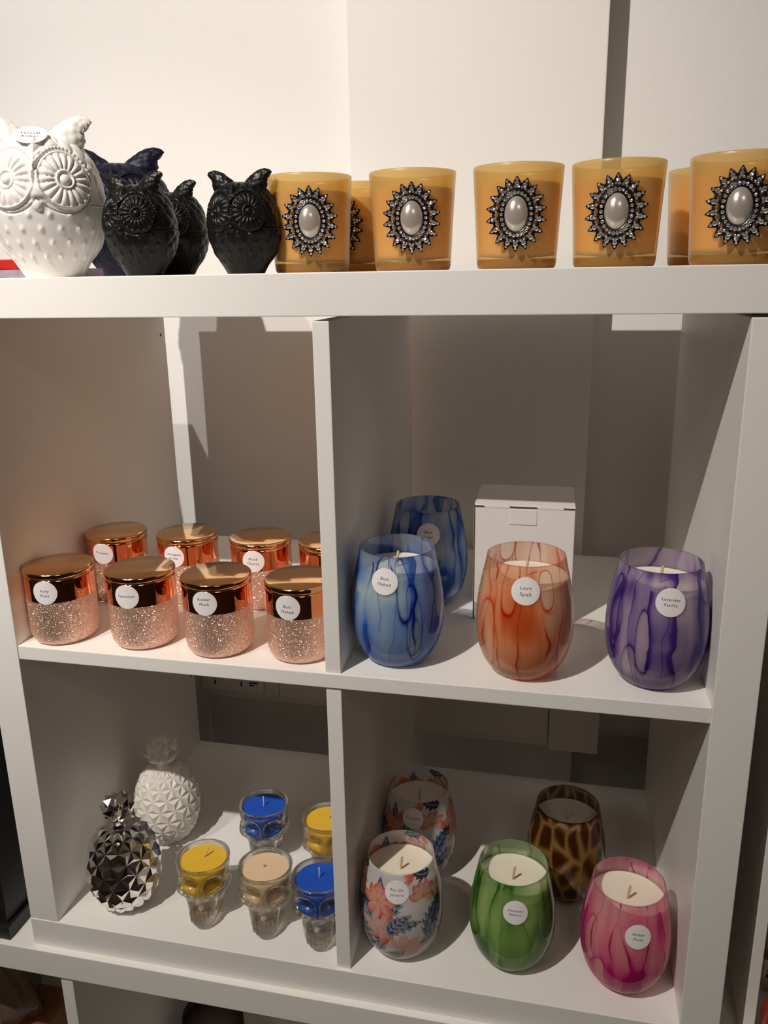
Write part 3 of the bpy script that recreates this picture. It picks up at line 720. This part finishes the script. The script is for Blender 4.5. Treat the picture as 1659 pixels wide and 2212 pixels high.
# ------------------------------------------------------------------ owls
OW = [(.012, 0), (.19, .0), (.205, .006), (.218, .03), (.27, .12), (.345, .25), (.395, .40), (.41, .54), (.390, .68), (.350, .80), (.302, .88), (.240, .94), (.165, .978), (.08, .997), (.012, 1.0)]
def owl_np():
    P = np.vstack([spline(OW, 330)]); NTH = 420
    ph = np.arange(NTH)*2*PI/NTH - PI     # 0 = face (-Y)
    R = P[:, 0][:, None]; Z = P[:, 1][:, None]; PH = ph[None, :]*np.ones_like(R)
    Rr = R*np.ones_like(PH); Zz = Z*np.ones_like(PH)
    d = np.zeros_like(PH)
    eye_mask = np.zeros_like(PH)
    rho_min = np.full_like(PH, 9.)
    for s in (-1, 1):
        dx = (PH - s*.50)*.40; dz = (Zz-.665)
        rho = np.hypot(dx, dz)/.186; th = np.arctan2(dz, dx)
        rho_min = np.minimum(rho_min, rho)
        g = lambda c, w: np.exp(-((rho-c)/w)**2)
        e = g(1.0, .055)*.018
        pet = np.where((rho > .36) & (rho < .95), np.sqrt(np.abs(np.cos(th*9)))*np.sqrt(np.clip(1-((rho-.66)/.30)**2, 0, 1))*.024, 0)
        e += pet + g(.31, .05)*.020 + np.where(rho < .20, np.sqrt(np.clip(1-(rho/.2)**2, 0, 1))*.028, 0)
        e += np.where(rho < 1, .004, 0)
        d = d + e
        br = np.exp(-((rho-1.17)/.05)**2)*np.clip(np.sin(th)*2+.4, 0, 1)*(.014+.010*np.abs(np.sin(th*22)))
        d = d + np.where(rho > 1.05, br, 0)
    out = rho_min > 1.08
    # quilting on head and brow
    u = PH*5.2; v = Zz*19
    q = np.sqrt(np.abs(np.sin(u*1.55+v))*np.abs(np.sin(u*1.55-v)))
    hm = np.clip((Zz-.70)/.06, 0, 1)*np.where(rho_min > 1.24, 1, 0)*np.clip((1-Zz)/.04, 0, 1)
    d = d + hm*q*.018
    # chest bumps
    cu = PH*2.9; cv = Zz*10.5; row = np.floor(cv); fu = (cu+.5*(row % 2)) % 1-.5; fv = cv % 1-.5
    bump = np.exp(-((fu/.13)**2+(fv/.24)**2))*np.clip((1.15-np.abs(PH))/.1, 0, 1)*np.clip((.50-Zz)/.05, 0, 1)*np.clip((Zz-.08)/.05, 0, 1)*np.where(out, 1, 0)
    d = d + bump*.013
    # wings
    wu = np.abs(PH)*7 + Zz*20; wv = np.abs(PH)*7 - Zz*20
    wm = np.clip((np.abs(PH)-1.32)/.05, 0, 1)*np.clip((Zz-.10)/.1, 0, 1)*np.clip((.52-Zz)/.03, 0, 1)
    d = d + wm*(.006+.014*np.sqrt(np.abs(np.sin(wu)*np.sin(wv))))
    wm2 = np.clip((np.abs(PH)-1.2)/.05, 0, 1)*np.clip((Zz-.50)/.02, 0, 1)*np.clip((.74-Zz)/.03, 0, 1)
    d = d + wm2*.012*np.sqrt(np.abs(np.sin(wu*.8)*np.sin(wv*.8)))
    d = d + np.exp(-((np.abs(PH)-1.27+.15*(.5-Zz))/.03)**2)*.008*np.clip((.52-Zz)/.03, 0, 1)
    # beak and brow vee
    pw_ = PH*.4
    d = d + .034*np.exp(-((pw_/(.020+.35*np.clip(.64-Zz, 0, .09)))**2)**1.3)*np.exp(-((Zz-.580)/.048)**4)
    d = d + .026*np.exp(-((pw_/(.012+.45*np.clip(Zz-.44, 0, .09)))**2)**1.3)*np.exp(-((Zz-.490)/.034)**4)
    vw = np.clip((Zz-.72)/.2, 0, 1)*.07
    d = d + np.where((Zz > .72) & (Zz < .93), np.clip(1-np.abs(PH)*.4/(vw+.01), 0, 1)*.022, 0)
    # seam between lid and base
    seam = np.full_like(PH, .505)
    ap = np.abs(PH)
    dips = .665-.225*np.sqrt(np.clip(1-((ap-.47)*.40/.225)**2, 0, 1))
    seam = np.where(np.abs(ap-.47)*.40 < .215, np.minimum(seam+.06, dips), seam+.0)
    seam = np.where(ap > .47+.20/.4, .505, np.minimum(seam, .56))
    d = d - np.exp(-((Zz-seam)/.006)**2)*.014
    # normals of the profile
    dr = np.gradient(P[:, 0]); dz = np.gradient(P[:, 1]); ln = np.hypot(dr, dz)
    nr = (dz/ln)[:, None]; nz = (-dr/ln)[:, None]
    r = Rr + d*nr; z = Zz + d*nz*1.0
    V = np.stack([r*np.sin(PH), -r*np.cos(PH), z], -1).reshape(-1, 3)
    F = grid_faces(len(P), NTH)
    fz = Zz.reshape(-1)[F].mean(1); fs = seam.reshape(-1)[F].mean(1)
    return V, F, fz > fs
oV, oF, oLid = owl_np()
def ear_np(s):
    c = spline([(s*.150, -.06, .90), (s*.215, -.065, .985), (s*.268, -.06, 1.045), (s*.318, -.055, 1.062), (s*.345, -.05, 1.045)], 40)
    rad = np.interp(np.linspace(0, 1, 40), [0, .3, .6, .85, .94, 1], [.130, .100, .066, .052, .042, .006])
    V = []; n = 48
    for i in range(40):
        t = c[min(i+1, 39)]-c[max(i-1, 0)]; t /= np.linalg.norm(t); u = np.cross(t, (0, 1, 0)); u /= np.linalg.norm(u); v = np.cross(t, u)
        for k in range(n):
            a = 2*PI*k/n; q = math.sqrt(abs(math.sin(a*4+i*.30)*math.sin(a*4-i*.30)))*.012*(1 if i < 37 else .2)
            V.append(c[i] + (rad[i]+q)*(u*math.cos(a)+v*.62*math.sin(a)))
    F = [tuple(f) for f in grid_faces(40, n)] + [tuple(39*n+i for i in range(n))]
    return np.array(V), F
def owl(label, mat, loc, rz_deg, sr, sh, share=None):
    t = thing('owl_jar', label, 'figurine', loc, math.radians(rz_deg), 'owl shaped jars on the top')
    if share is None:
        S = np.array([sr, sr*.95, sh])
        Fb = oF[~oLid]; Fl = oF[oLid]
        def sub(F, extra=()):
            used = np.unique(F); mp = -np.ones(len(oV), int); mp[used] = np.arange(len(used))
            parts = [(oV[used], [tuple(f) for f in mp[F]])] + list(extra)
            V, FF = join_np(parts); return V*S, FF
        vb, fb = sub(Fb); n = 420; 
        fb.append(tuple(range(n))[::-1])
        vl, fl = sub(Fl, [ear_np(-1), ear_np(1)])
        share = (np_mesh('owl_body', vb, fb), np_mesh('owl_lid', vl, fl))
        for m in share: m.materials.append(mat)
    new_obj('body', share[0], t); new_obj('lid', share[1], t)
    return t, share
OWHITE = pbr('white_ceramic', (.74, .71, .675), .42)
OBLACK = pbr('satin_black_ceramic', (.006, .0055, .005), .36, Specular_IOR_Level=.22)
OBLUE = pbr('dark_blue_frosted_glass', (.003, .0035, .016), .5, Specular_IOR_Level=.25)
ow, _ = owl('large white ceramic owl jar at the far left', OWHITE, (.0885, .0700, W), 24, .1324, .1295)
_, shb = owl('small satin black owl jar in front of the dark blue owl', OBLACK, (.1880, .0650, W), -7, .0838, .0818)
owl('small satin black owl jar half hidden behind the nearest black owl', OBLACK, (.1860, .1400, W), -6, 0, 0, shb)
owl('small satin black owl jar beside the first amber votive candle', OBLACK, (.2860, .0800, W), 0, 0, 0, shb)
owl('large dark blue owl jar behind the white owl and black owls', OBLUE, (.0490, .2850, W), 18, .1500, .1315)
# sticker on white owl
V, F = disc_np(.0150); stm = np_mesh('sticker', np.vstack([np.c_[V[:, :2], V[:, 2]+.0004], V]), [tuple(f) for f in F] + [tuple(i+len(V) for i in f[::-1]) for f in F])
st = new_obj('sticker', stm, ow, STICK); st['label'] = 'round white sticker reading Sensual Amber'
st.location = (-.003, -.0290, .1262); st.rotation_euler = (math.radians(37), 0, 0)
tv, tf = text_np(['Sensual', 'Amber'], .0046, 1.25); tx = new_obj('printed_text', np_mesh('printed_text', tv, tf, False), st, INK); tx.location = (0, 0, .0006)

# red lidded floral gift box behind the white owl
FLB = noisy(pbr('floral_paper', (.52, .40, .50), .5), 60, .7); REDL = pbr('red_card', (.45, .012, .010), .45)
gb = thing('gift_box', 'floral gift box with a red lid edge behind the large white owl', 'box', (-.0120, .112, W))
new_obj('body', box_mesh('body', .001, .082, .001, .078, 0, .0095, .001), gb, FLB)
new_obj('lid', box_mesh('lid', 0, .060, 0, .079, .0095, .0195, .001), gb, REDL)

# ------------------------------------------------------------------ pineapples
def pineapple_np(N=14, K=10, z0=0.0, cz=.053, rz=.0562, rr=.0428, lo=-1.22, hi=1.28, amp=.0011):
    ths = np.linspace(lo, hi, K)
    V = []; F = []
    def pos(th, az, k=1.0, off=0):
        r = rr*max(math.cos(th), .05)**.82*k + off*math.cos(th); z = cz + rz*math.sin(th)*k + off*math.sin(th)
        return np.array([r*math.sin(az), -r*math.cos(az), z])
    for k, th in enumerate(ths):
        for i in range(N):
            V.append(pos(th, 2*PI*(i+.5*(k % 2))/N, 1, -amp*.6))
    zsum = []
    for k in range(K-1):
        for i in range(N):
            j = (i+1) % N
            if k % 2 == 0:
                tris = [(k*N+i, k*N+j, (k+1)*N+i), (k*N+j, (k+1)*N+j, (k+1)*N+i)]
            else:
                tris = [(k*N+i, k*N+j, (k+1)*N+j), (k*N+i, (k+1)*N+j, (k+1)*N+i)]
            for t in tris:
                c = (np.array(V[t[0]])+np.array(V[t[1]])+np.array(V[t[2]]))/3
                th = sum(ths[q//N] for q in t)/3; az = math.atan2(c[0], -c[1])
                ci = len(V); V.append(pos(th, az, 1, amp))
                # edge mid points stay slightly low so the stars read
                for a, b in ((t[0], t[1]), (t[1], t[2]), (t[2], t[0])):
                    F.append((a, b, ci)); zsum.append((V[a][2]+V[b][2]+V[ci][2])/3)
    return np.array(V), F, np.array(zsum), K, N
def leafcrown(kind):
    parts = []
    rings = []
    if kind == 'closed':
        N_ = 8; zig = .10; prof = ((.0075, .004), (.0105, .0105), (.0150, .0170), (.0185, .0245), (.0150, .0290), (.0135, .0345), (.0060, .0385), (.0010, .0375))
    else:
        N_ = 8; zig = .17; prof = ((.0085, .003), (.0095, .0080), (.0150, .0125), (.0215, .0185), (.0150, .0215), (.0190, .0295), (.0105, .0315), (.0095, .0380), (.0010, .0330))
    V = []; last = len(prof)-1
    for q, (r, z) in enumerate(prof):
        tip = q in (3, 5, 7) if kind != 'closed' else q in (3, 5)
        for i in range(N_*2):
            odd = (i+q//2) % 2
            a = 2*PI*(i+(.5*(q % 2) if kind == 'closed' else 0))/(N_*2); k = 1+(zig if odd else -zig)*(1 if 0 < q < last-1 or tip else 0)
            V.append((r*k*math.sin(a), -r*k*math.cos(a), z+((.0035 if odd else -.0020) if tip else 0)))
    F = []
    for q in range(last):
        for i in range(N_*2):
            j = (i+1) % (N_*2); a0, a1, b0, b1 = q*16+i, q*16+j, (q+1)*16+i, (q+1)*16+j
            F += [(a0, a1, b0), (a1, b1, b0)] if q % 2 == 0 else [(a0, a1, b1), (a0, b1, b0)]
    F.append(tuple(last*16+i for i in range(16)))
    parts.append((np.array(V), F))
    for (n, r0, r1, h, curl, ph) in rings:
        for k in range(n):
            a = 2*PI*k/n+ph; V = []; m = 9
            for s_ in range(m):
                t = s_/(m-1)
                if kind == 'closed':
                    r = r0 + (r1-r0)*math.sin(t*PI*.62)**1.0 - .009*max(0, t-.6)/.4*curl*2
                else:
                    r = r0 + (r1-r0)*(t**1.1)
                z = h*(t**.85) - (0 if kind == 'closed' else .004*t*t*curl*2)
                w = .0100*math.sin(min(1, .28+t*.85)*PI)**.8*(1 if t < .99 else .05)
                for q, (wx, th_) in enumerate(((-1, 0), (0, .0016), (1, 0), (0, -.0008))):
                    rr_ = r+th_; ca, sa = math.cos(a), math.sin(a)
                    V.append((rr_*sa + w*wx*ca, -rr_*ca + w*wx*sa, z))
            F = [tuple(f) for f in grid_faces(m, 4)] + [(0, 1, 2, 3), tuple(4*(m-1)+i for i in range(4))]
            parts.append((np.array(V), F))
    # neck
    nk = []; n = 20
    for r, z in ((.0125, -.004), (.0100, .0), (.0080, .004), (.0095, .009), (.006, .014)):
        for i in range(n): nk.append((r*math.cos(2*PI*i/n), r*math.sin(2*PI*i/n), z))
    parts.append((np.array(nk), [tuple(f) for f in grid_faces(5, n)] + [tuple(4*n+i for i in range(n))]))
    return join_np(parts)
def pineapple(name, label, mat, loc, kind, rz):
    t = thing(name, label, 'pineapple jar', loc, rz, 'pineapple jars')
    V, F, zs, K, N = pineapple_np()
    V[:, 2] -= V[:, 2].min() 
    lidm = zs > .0545
    Fb = [f for f, l in zip(F, lidm) if not l] + [tuple(range(N))[::-1]]
    Fl = [f for f, l in zip(F, lidm) if l]
    top = (K-1)*N; Fl.append(tuple(top+i for i in range(N)))
    new_obj('body', clean(np_mesh('body', V, Fb, False)), t, mat)
    lid = new_obj('lid', clean(np_mesh('lid', V, Fl, False)), t, mat)
    cv, cf = leafcrown(kind); cv[:, 2] += V[:, 2].max()-.0005
    new_obj('leaf_crown', np_mesh('crown', cv, cf, False), lid, mat)
    return t
def clean(me):
    bm = bmesh.new(); bm.from_mesh(me)
    bmesh.ops.delete(bm, geom=[v for v in bm.verts if not v.link_faces], context='VERTS')
    bmesh.ops.recalc_face_normals(bm, faces=bm.faces[:])
    bmesh.ops.bevel(bm, geom=[e for e in bm.edges], offset=.00025, segments=1, affect='EDGES') if False else None
    bm.to_mesh(me); bm.free(); return me
CHROME = pbr('polished_chrome', (.90, .88, .86), .10, 1)
PWHITE = pbr('white_matt_ceramic', (.80, .76, .70), .5)
pineapple('pineapple_jar', 'shiny chrome silver pineapple jar standing nearest the left panel', CHROME, (.0985, .0500, A), 'closed', .2)
pineapple('pineapple_jar', 'matt white pineapple jar behind the silver one', PWHITE, (.0940, .1700, A), 'open', .5)

# ------------------------------------------------------------------ glass skulls
def skull_mat():
    m, nt, b = mat_new('clear_skull_glass'); nt.nodes.remove(b)
    g = nt.nodes.new('ShaderNodeBsdfGlass'); g.inputs['IOR'].default_value = 1.38; g.inputs['Roughness'].default_value = .03; g.inputs['Color'].default_value = (.96, .95, .90, 1)
    tr = nt.nodes.new('ShaderNodeBsdfTransparent'); tr.inputs['Color'].default_value = (.975, .965, .94, 1)
    a = nt.nodes.new('ShaderNodeMixShader'); a.inputs[0].default_value = .30; L(nt, g.outputs[0], a.inputs[1]); L(nt, tr.outputs[0], a.inputs[2])
    gl = nt.nodes.new('ShaderNodeBsdfGlossy'); gl.inputs['Roughness'].default_value = .05
    fr = schlick(nt)
    c = nt.nodes.new('ShaderNodeMixShader'); L(nt, fr.outputs[0], c.inputs[0]); L(nt, a.outputs[0], c.inputs[1]); L(nt, gl.outputs[0], c.inputs[2])
    L(nt, c.outputs[0], nt.nodes['Material Output'].inputs['Surface'])
    return m
SKG = skull_mat()
SZ = [0, .004, .010, .018, .026, .034, .040, .044, .050, .057, .063, .071]
SAX = [.0140, .0172, .0200, .0222, .0238, .0258, .0292, .0302, .0290, .0298, .0306, .0312]
SFR = [.0330, .0385, .0400, .0392, .0372, .0350, .0345, .0335, .0330, .0345, .0325, .0300]
SBK = [.0150, .0200, .0230, .0250, .0265, .0280, .0290, .0300, .0305, .0305, .0300, .0290]
def skull_np():
    NZ, NT = 110, 180
    z = np.linspace(0, .071, NZ)[:, None]; ph = (np.arange(NT)*2*PI/NT - PI)[None, :]
    def sm(t, zz): 
        S = spline(list(zip(SZ, t)), 200); return np.interp(zz, S[:, 0], S[:, 1])
    ax = sm(SAX, z); fr = sm(SFR, z); bk = sm(SBK, z)
    Z = z*np.ones_like(ph); PH = ph*np.ones_like(z)
    c = np.cos(PH); s = np.sin(PH)
    yy = np.where(c > 0, fr*np.abs(c)**.85, -bk*np.abs(c)); xx = ax*np.sign(s)*np.abs(s)**.95
    d = np.zeros_like(Z); front = c > 0
    for sg in (-1, 1):
        r2 = ((xx-sg*.0135)/.0088)**2 + ((Z-.0515)/.0078)**2
        d -= np.where(front, .0088*np.exp(-r2**1.6), 0)
        d += np.where(front, .0016*np.exp(-((np.sqrt(r2)-1.35)/.22)**2), 0)
        d += np.where(front, .0035*np.exp(-(((xx-sg*.0250)/.006)**2+((Z-.0425)/.004)**2)), 0)
        d -= .0050*np.exp(-(((np.abs(PH)-1.05)/.28)**2+((Z-.0225)/.0085)**2))/1.0*(.5)
    d += np.where(front, .0040*np.exp(-((xx/.0038)**2+((Z-.0445)/.009)**2)), 0)
    d -= np.where(front, .0045*np.exp(-((xx/.0050)**2+((Z-.0315)/.0045)**2)), 0)
    teeth = np.where(front & (Z > .008) & (Z < .0235) & (np.abs(xx) < .0150), 1, 0)
    d += teeth*(.0017*np.abs(np.cos(xx/.0042*PI))-.0002) - np.where(front & (np.abs(xx) < .016), .0018*np.exp(-((Z-.0158)/.0011)**2), 0)
    L_ = np.hypot(xx, yy)+1e-9
    k = 1+d/L_
    X = xx*k; Y = yy*k
    V = np.stack([X, -Y, Z], -1).reshape(-1, 3)
    F = [tuple(f) for f in grid_faces(NZ, NT)] + [tuple(range(NT))[::-1]]
    # cavity and wax follow the face relief at a reduced scale
    G = np.stack([X, -Y], -1)
    zs = [.0708, .068, .065, .0615, .058, .0545, .051, .048, .045, .042, .039, .036, .0335, .031, .029, .0272, .0258, .0250]
    fac = [.90, .895, .89, .89, .885, .88, .88, .88, .88, .87, .86, .83, .76, .64, .48, .32, .16, .03]
    def layer(zz, f, inset=0):
        q = zz/.071*(NZ-1); i = min(int(q), NZ-2); t = q-i
        g = G[i]*(1-t)+G[i+1]*t
        ctr = np.array([0, -.012*max(0, (.047-zz)/.02)])
        g = ctr*(1-f)*1.3 + g*f
        if inset: g = ctr*(1-f)*1.3 + (g-ctr*(1-f)*1.3)*(1-inset)
        return np.c_[g, np.full(NT, zz)]
    Vc = np.vstack([layer(z_, f_) for z_, f_ in zip(zs, fac)])
    off = (NZ-1)*NT; base = len(V)
    F += [(off+i, off+(i+1) % NT, base+(i+1) % NT, base+i) for i in range(NT)]
    F += [tuple(int(x)+base for x in f) for f in grid_faces(len(zs), NT)] + [tuple(base+(len(zs)-1)*NT+i for i in range(NT))]
    Wv = np.vstack([layer(z_, f_, .012) + np.array([0, 0, .0003]) for z_, f_ in zip(zs[2:], fac[2:])])
    n_ = len(zs)-2
    Wf = [tuple(f) for f in grid_faces(n_, NT)] + [tuple(range(NT))[::-1], tuple((n_-1)*NT+i for i in range(NT))]
    return V, Vc, F, Wv, Wf
sV, sVc, sF, swV, swF = skull_np()
SKME = np_mesh('skull_glass', np.vstack([sV, sVc]), sF); 
bm = bmesh.new(); bm.from_mesh(SKME); bmesh.ops.recalc_face_normals(bm, faces=bm.faces[:]); bm.to_mesh(SKME); bm.free(); SKME.materials.append(SKG)
SKWAX = np_mesh('skull_wax', swV, swF)
bm = bmesh.new(); bm.from_mesh(SKWAX); bmesh.ops.recalc_face_normals(bm, faces=bm.faces[:]); bm.to_mesh(SKWAX); bm.free()
for p_ in SKWAX.polygons: p_.use_smooth = len(p_.vertices) < 10
YWAX = noisy(pbr('yellow_candle_wax', (.86, .53, .045), .4, Subsurface_Weight=.2, Subsurface_Scale=.01), 60, .15)
BWAX = noisy(pbr('blue_candle_wax', (.015, .10, .58), .4), 90, .3)
CWAX = pbr('beige_candle_wax', (.80, .58, .38), .4, Subsurface_Weight=.2, Subsurface_Scale=.01)
WHWICK = pbr('pale_wick', (.55, .52, .60), .8)
skulls = [('yellow', YWAX, (.1971, .0587), 16, 'glass skull candle with yellow wax, front row beside the silver pineapple', [(0, .004, .065), (.002, .005, .068), (.006, .008, .0755)], WICK),
          ('blue', BWAX, (.2320, .1665), 14, 'glass skull candle with blue wax standing behind the beige one', [(0, 0, .065), (0, 0, .072), (0, .0003, .079)], WHWICK),
          ('beige', CWAX, (.2738, .0591), 14, 'glass skull candle with beige wax, middle of the front row', [(-.002, .002, .065), (-.002, .002, .067), (-.0015, .002, .070)], WICK),
          ('blue', BWAX, (.3395, .0550), 12, 'glass skull candle with blue wax, front row partly behind the divider', [(0, .002, .065), (0, .002, .072), (0, .0024, .078)], WHWICK),
          ('yellow', YWAX, (.3200, .1555), 10, 'glass skull candle with yellow wax, back row cut off by the divider', [(0, .004, .065), (.003, .005, .068), (.006, .008, .0745)], WICK)]
for nm_, wm_, xy, rz, lab, wk, wkm in skulls:
    t = thing('skull_candle', lab, 'candle', (*xy, A+.0001), math.radians(rz), 'glass skull candles')
    new_obj('skull_glass', SKME, t)
    new_obj('wax', SKWAX.copy(), t, wm_)
    w_ = new_obj('wick', tube_mesh('wick', wk, .0009, 8), t, wkm)

# ------------------------------------------------------------------ things glimpsed at the edges
CEL = pbr('cellophane_wrap', (.22, .15, .11), .2, 0, Alpha=.75); WOODT = noisy(pbr('wooden_tray', (.30, .12, .045), .55), 40, .4)
t = thing('wrapped_gift', 'dark cellophane wrapped gift in a wooden tray, bottom left corner', 'gift', (-.215, .115, -.3775))
new_obj('tray', box_mesh('tray', -.07, .118, -.060, .060, 0, .108, .002), t, WOODT)
cv = []
n = 48
for r, z in ((.085, .120), (.088, .140), (.080, .175), (.060, .210), (.035, .240), (.014, .262), (.012, .272), (.03, .300)):
    for i in range(n):
        a = 2*PI*i/n; k = 1+.10*math.sin(a*7+z*60)+.05*math.sin(a*13); cv.append((r*k*math.cos(a)+.010, r*.68*k*math.sin(a), z))
new_obj('wrap', np_mesh('wrap', cv, [tuple(f) for f in grid_faces(8, n)] + [tuple(range(n))[::-1]]), t, CEL)
DKGL = pbr('dark_glass', (.03, .025, .022), .12, Alpha=.9)
t = thing('bowl_candle', 'dark round candle jar in the shadowed lower unit, bottom edge of the view', 'candle', (.1150, .2000, -.3775))
new_obj('jar', lathe('jar', [(.030, 0), (.042, .01), (.046, .04), (.044, .082), (.0425, .082), (.043, .04), (.04, .012), (.001, .012)], 48), t, DKGL)
new_obj('wax', lathe('wax', [(.03, .0125), (.0405, .02), (.0420, .066), (.001, .066)], 48), t, pbr('brown_wax', (.16, .12, .09), .5))
PKB = pbr('printed_carton', (.62, .50, .48), .5); MRN = pbr('maroon_print', (.10, .008, .012), .5)
t = thing('printed_carton', 'pale carton with dark red printed motif at the lower right edge', 'box', (.823, .100, .0003))
new_obj('carton', box_mesh('carton', -.0005, .10, 0, .06, 0, .0405, .0008), t, PKB)
new_obj('olive_band', box_mesh('band', -.0008, .1003, -.0003, .0603, .0408, .0530), t, pbr('olive_card', (.16, .10, .025), .5))
new_obj('upper_label', box_mesh('label', -.0006, .1001, -.0002, .0602, .0530, .085), t, noisy(pbr('cream_card', (.45, .38, .22), .5), 90, .6))
for (cx, cz, rx, rz_) in ((.006, .026, .003, .0022), (.0045, .020, .0022, .0032), (.009, .0175, .0032, .0018), (.012, .034, .006, .0014), (.013, .022, .002, .004)):
    V, F = disc_np(1, 2, 16); V = np.c_[V[:, 0]*rx+cx, np.full(len(V), -.0004), V[:, 1]*rz_+cz]
    new_obj('printed_motif', np_mesh('motif', V, F, False), t, MRN)
t = thing('red_glass_candle', 'red glass candle with a round white sticker at the bottom right corner', 'candle', (.846, .030, .0003))
new_obj('glass', lathe('glass', [(.022, 0), (.036, .012), (.041, .030), (.036, .052), (.034, .052), (.038, .03), (.034, .013), (.001, .006)], 64), t, noisy(pbr('red_glass', (.42, .035, .025), .12), 40, .5))
V, F = disc_np(.012); V = wrap_on_lathe(V, [(.022, 0), (.036, .012), (.041, .030), (.036, .052)], math.radians(-28), .034, .0005)
new_obj('sticker', np_mesh('sticker', V, F), t, STICK)

# ------------------------------------------------------------------ lights
def spot(name, loc, target, power, half_deg, blend, col=(1, .91, .80), rad=.015):
    ld = bpy.data.lights.new(name, 'SPOT'); ld.energy = power; ld.color = col; ld.spot_size = math.radians(half_deg*2); ld.spot_blend = blend; ld.shadow_soft_size = rad
    o = bpy.data.objects.new(name, ld); COL.objects.link(o); o.location = loc
    o.rotation_euler = (Vector(target)-Vector(loc)).to_track_quat('-Z', 'Y').to_euler(); return o
spot('ceiling_spot', (-.145, -1.03, 1.907), (.12, .40, .66), 125, 41, 1.0, (1, .935, .85))
spot('ceiling_spot', (-.58, -1.03, 1.907), (-.04, .38, .50), 52, 17, .8, (1, .94, .88))
for i, (x, y) in enumerate(((1.2, -1.9), (-.5, -1.9))):  # soft fill lights added to brighten the compartment interiors, not fittings of the shop
    ld = bpy.data.lights.new('added_fill_light', 'AREA'); ld.energy = 5; ld.size = .6; ld.color = (1, .87, .73)
    o = bpy.data.objects.new('added_fill_light', ld); COL.objects.link(o); o.location = (x, y, 1.94)
w = bpy.data.worlds.new('dim_shop'); sc.world = w; w.use_nodes = True
w.node_tree.nodes['Background'].inputs[0].default_value = (1, .86, .72, 1); w.node_tree.nodes['Background'].inputs[1].default_value = .05

# ------------------------------------------------------------------ camera
cd = bpy.data.cameras.new('camera'); cam = bpy.data.objects.new('camera', cd); COL.objects.link(cam); sc.camera = cam
cam.location = (.584371, -.678624, .756484); cam.rotation_euler = (1.29964419, .0170970244, .216465737)
cd.sensor_fit = 'VERTICAL'; cd.sensor_height = 24; cd.sensor_width = 18; cd.lens = 1755.47*24/2212
cd.shift_x = 4.91/2212; cd.shift_y = -24.01/2212
cd.clip_start = .01
sc.view_settings.view_transform = 'Standard'; sc.view_settings.look = 'None'; sc.view_settings.gamma = 1; sc.view_settings.exposure = 0
sc.view_settings.use_curve_mapping = False
sc.cycles.transparent_max_bounces = 32; sc.cycles.max_bounces = 14; sc.cycles.transmission_bounces = 10; sc.cycles.diffuse_bounces = 8
sc.cycles.sample_clamp_indirect = 6
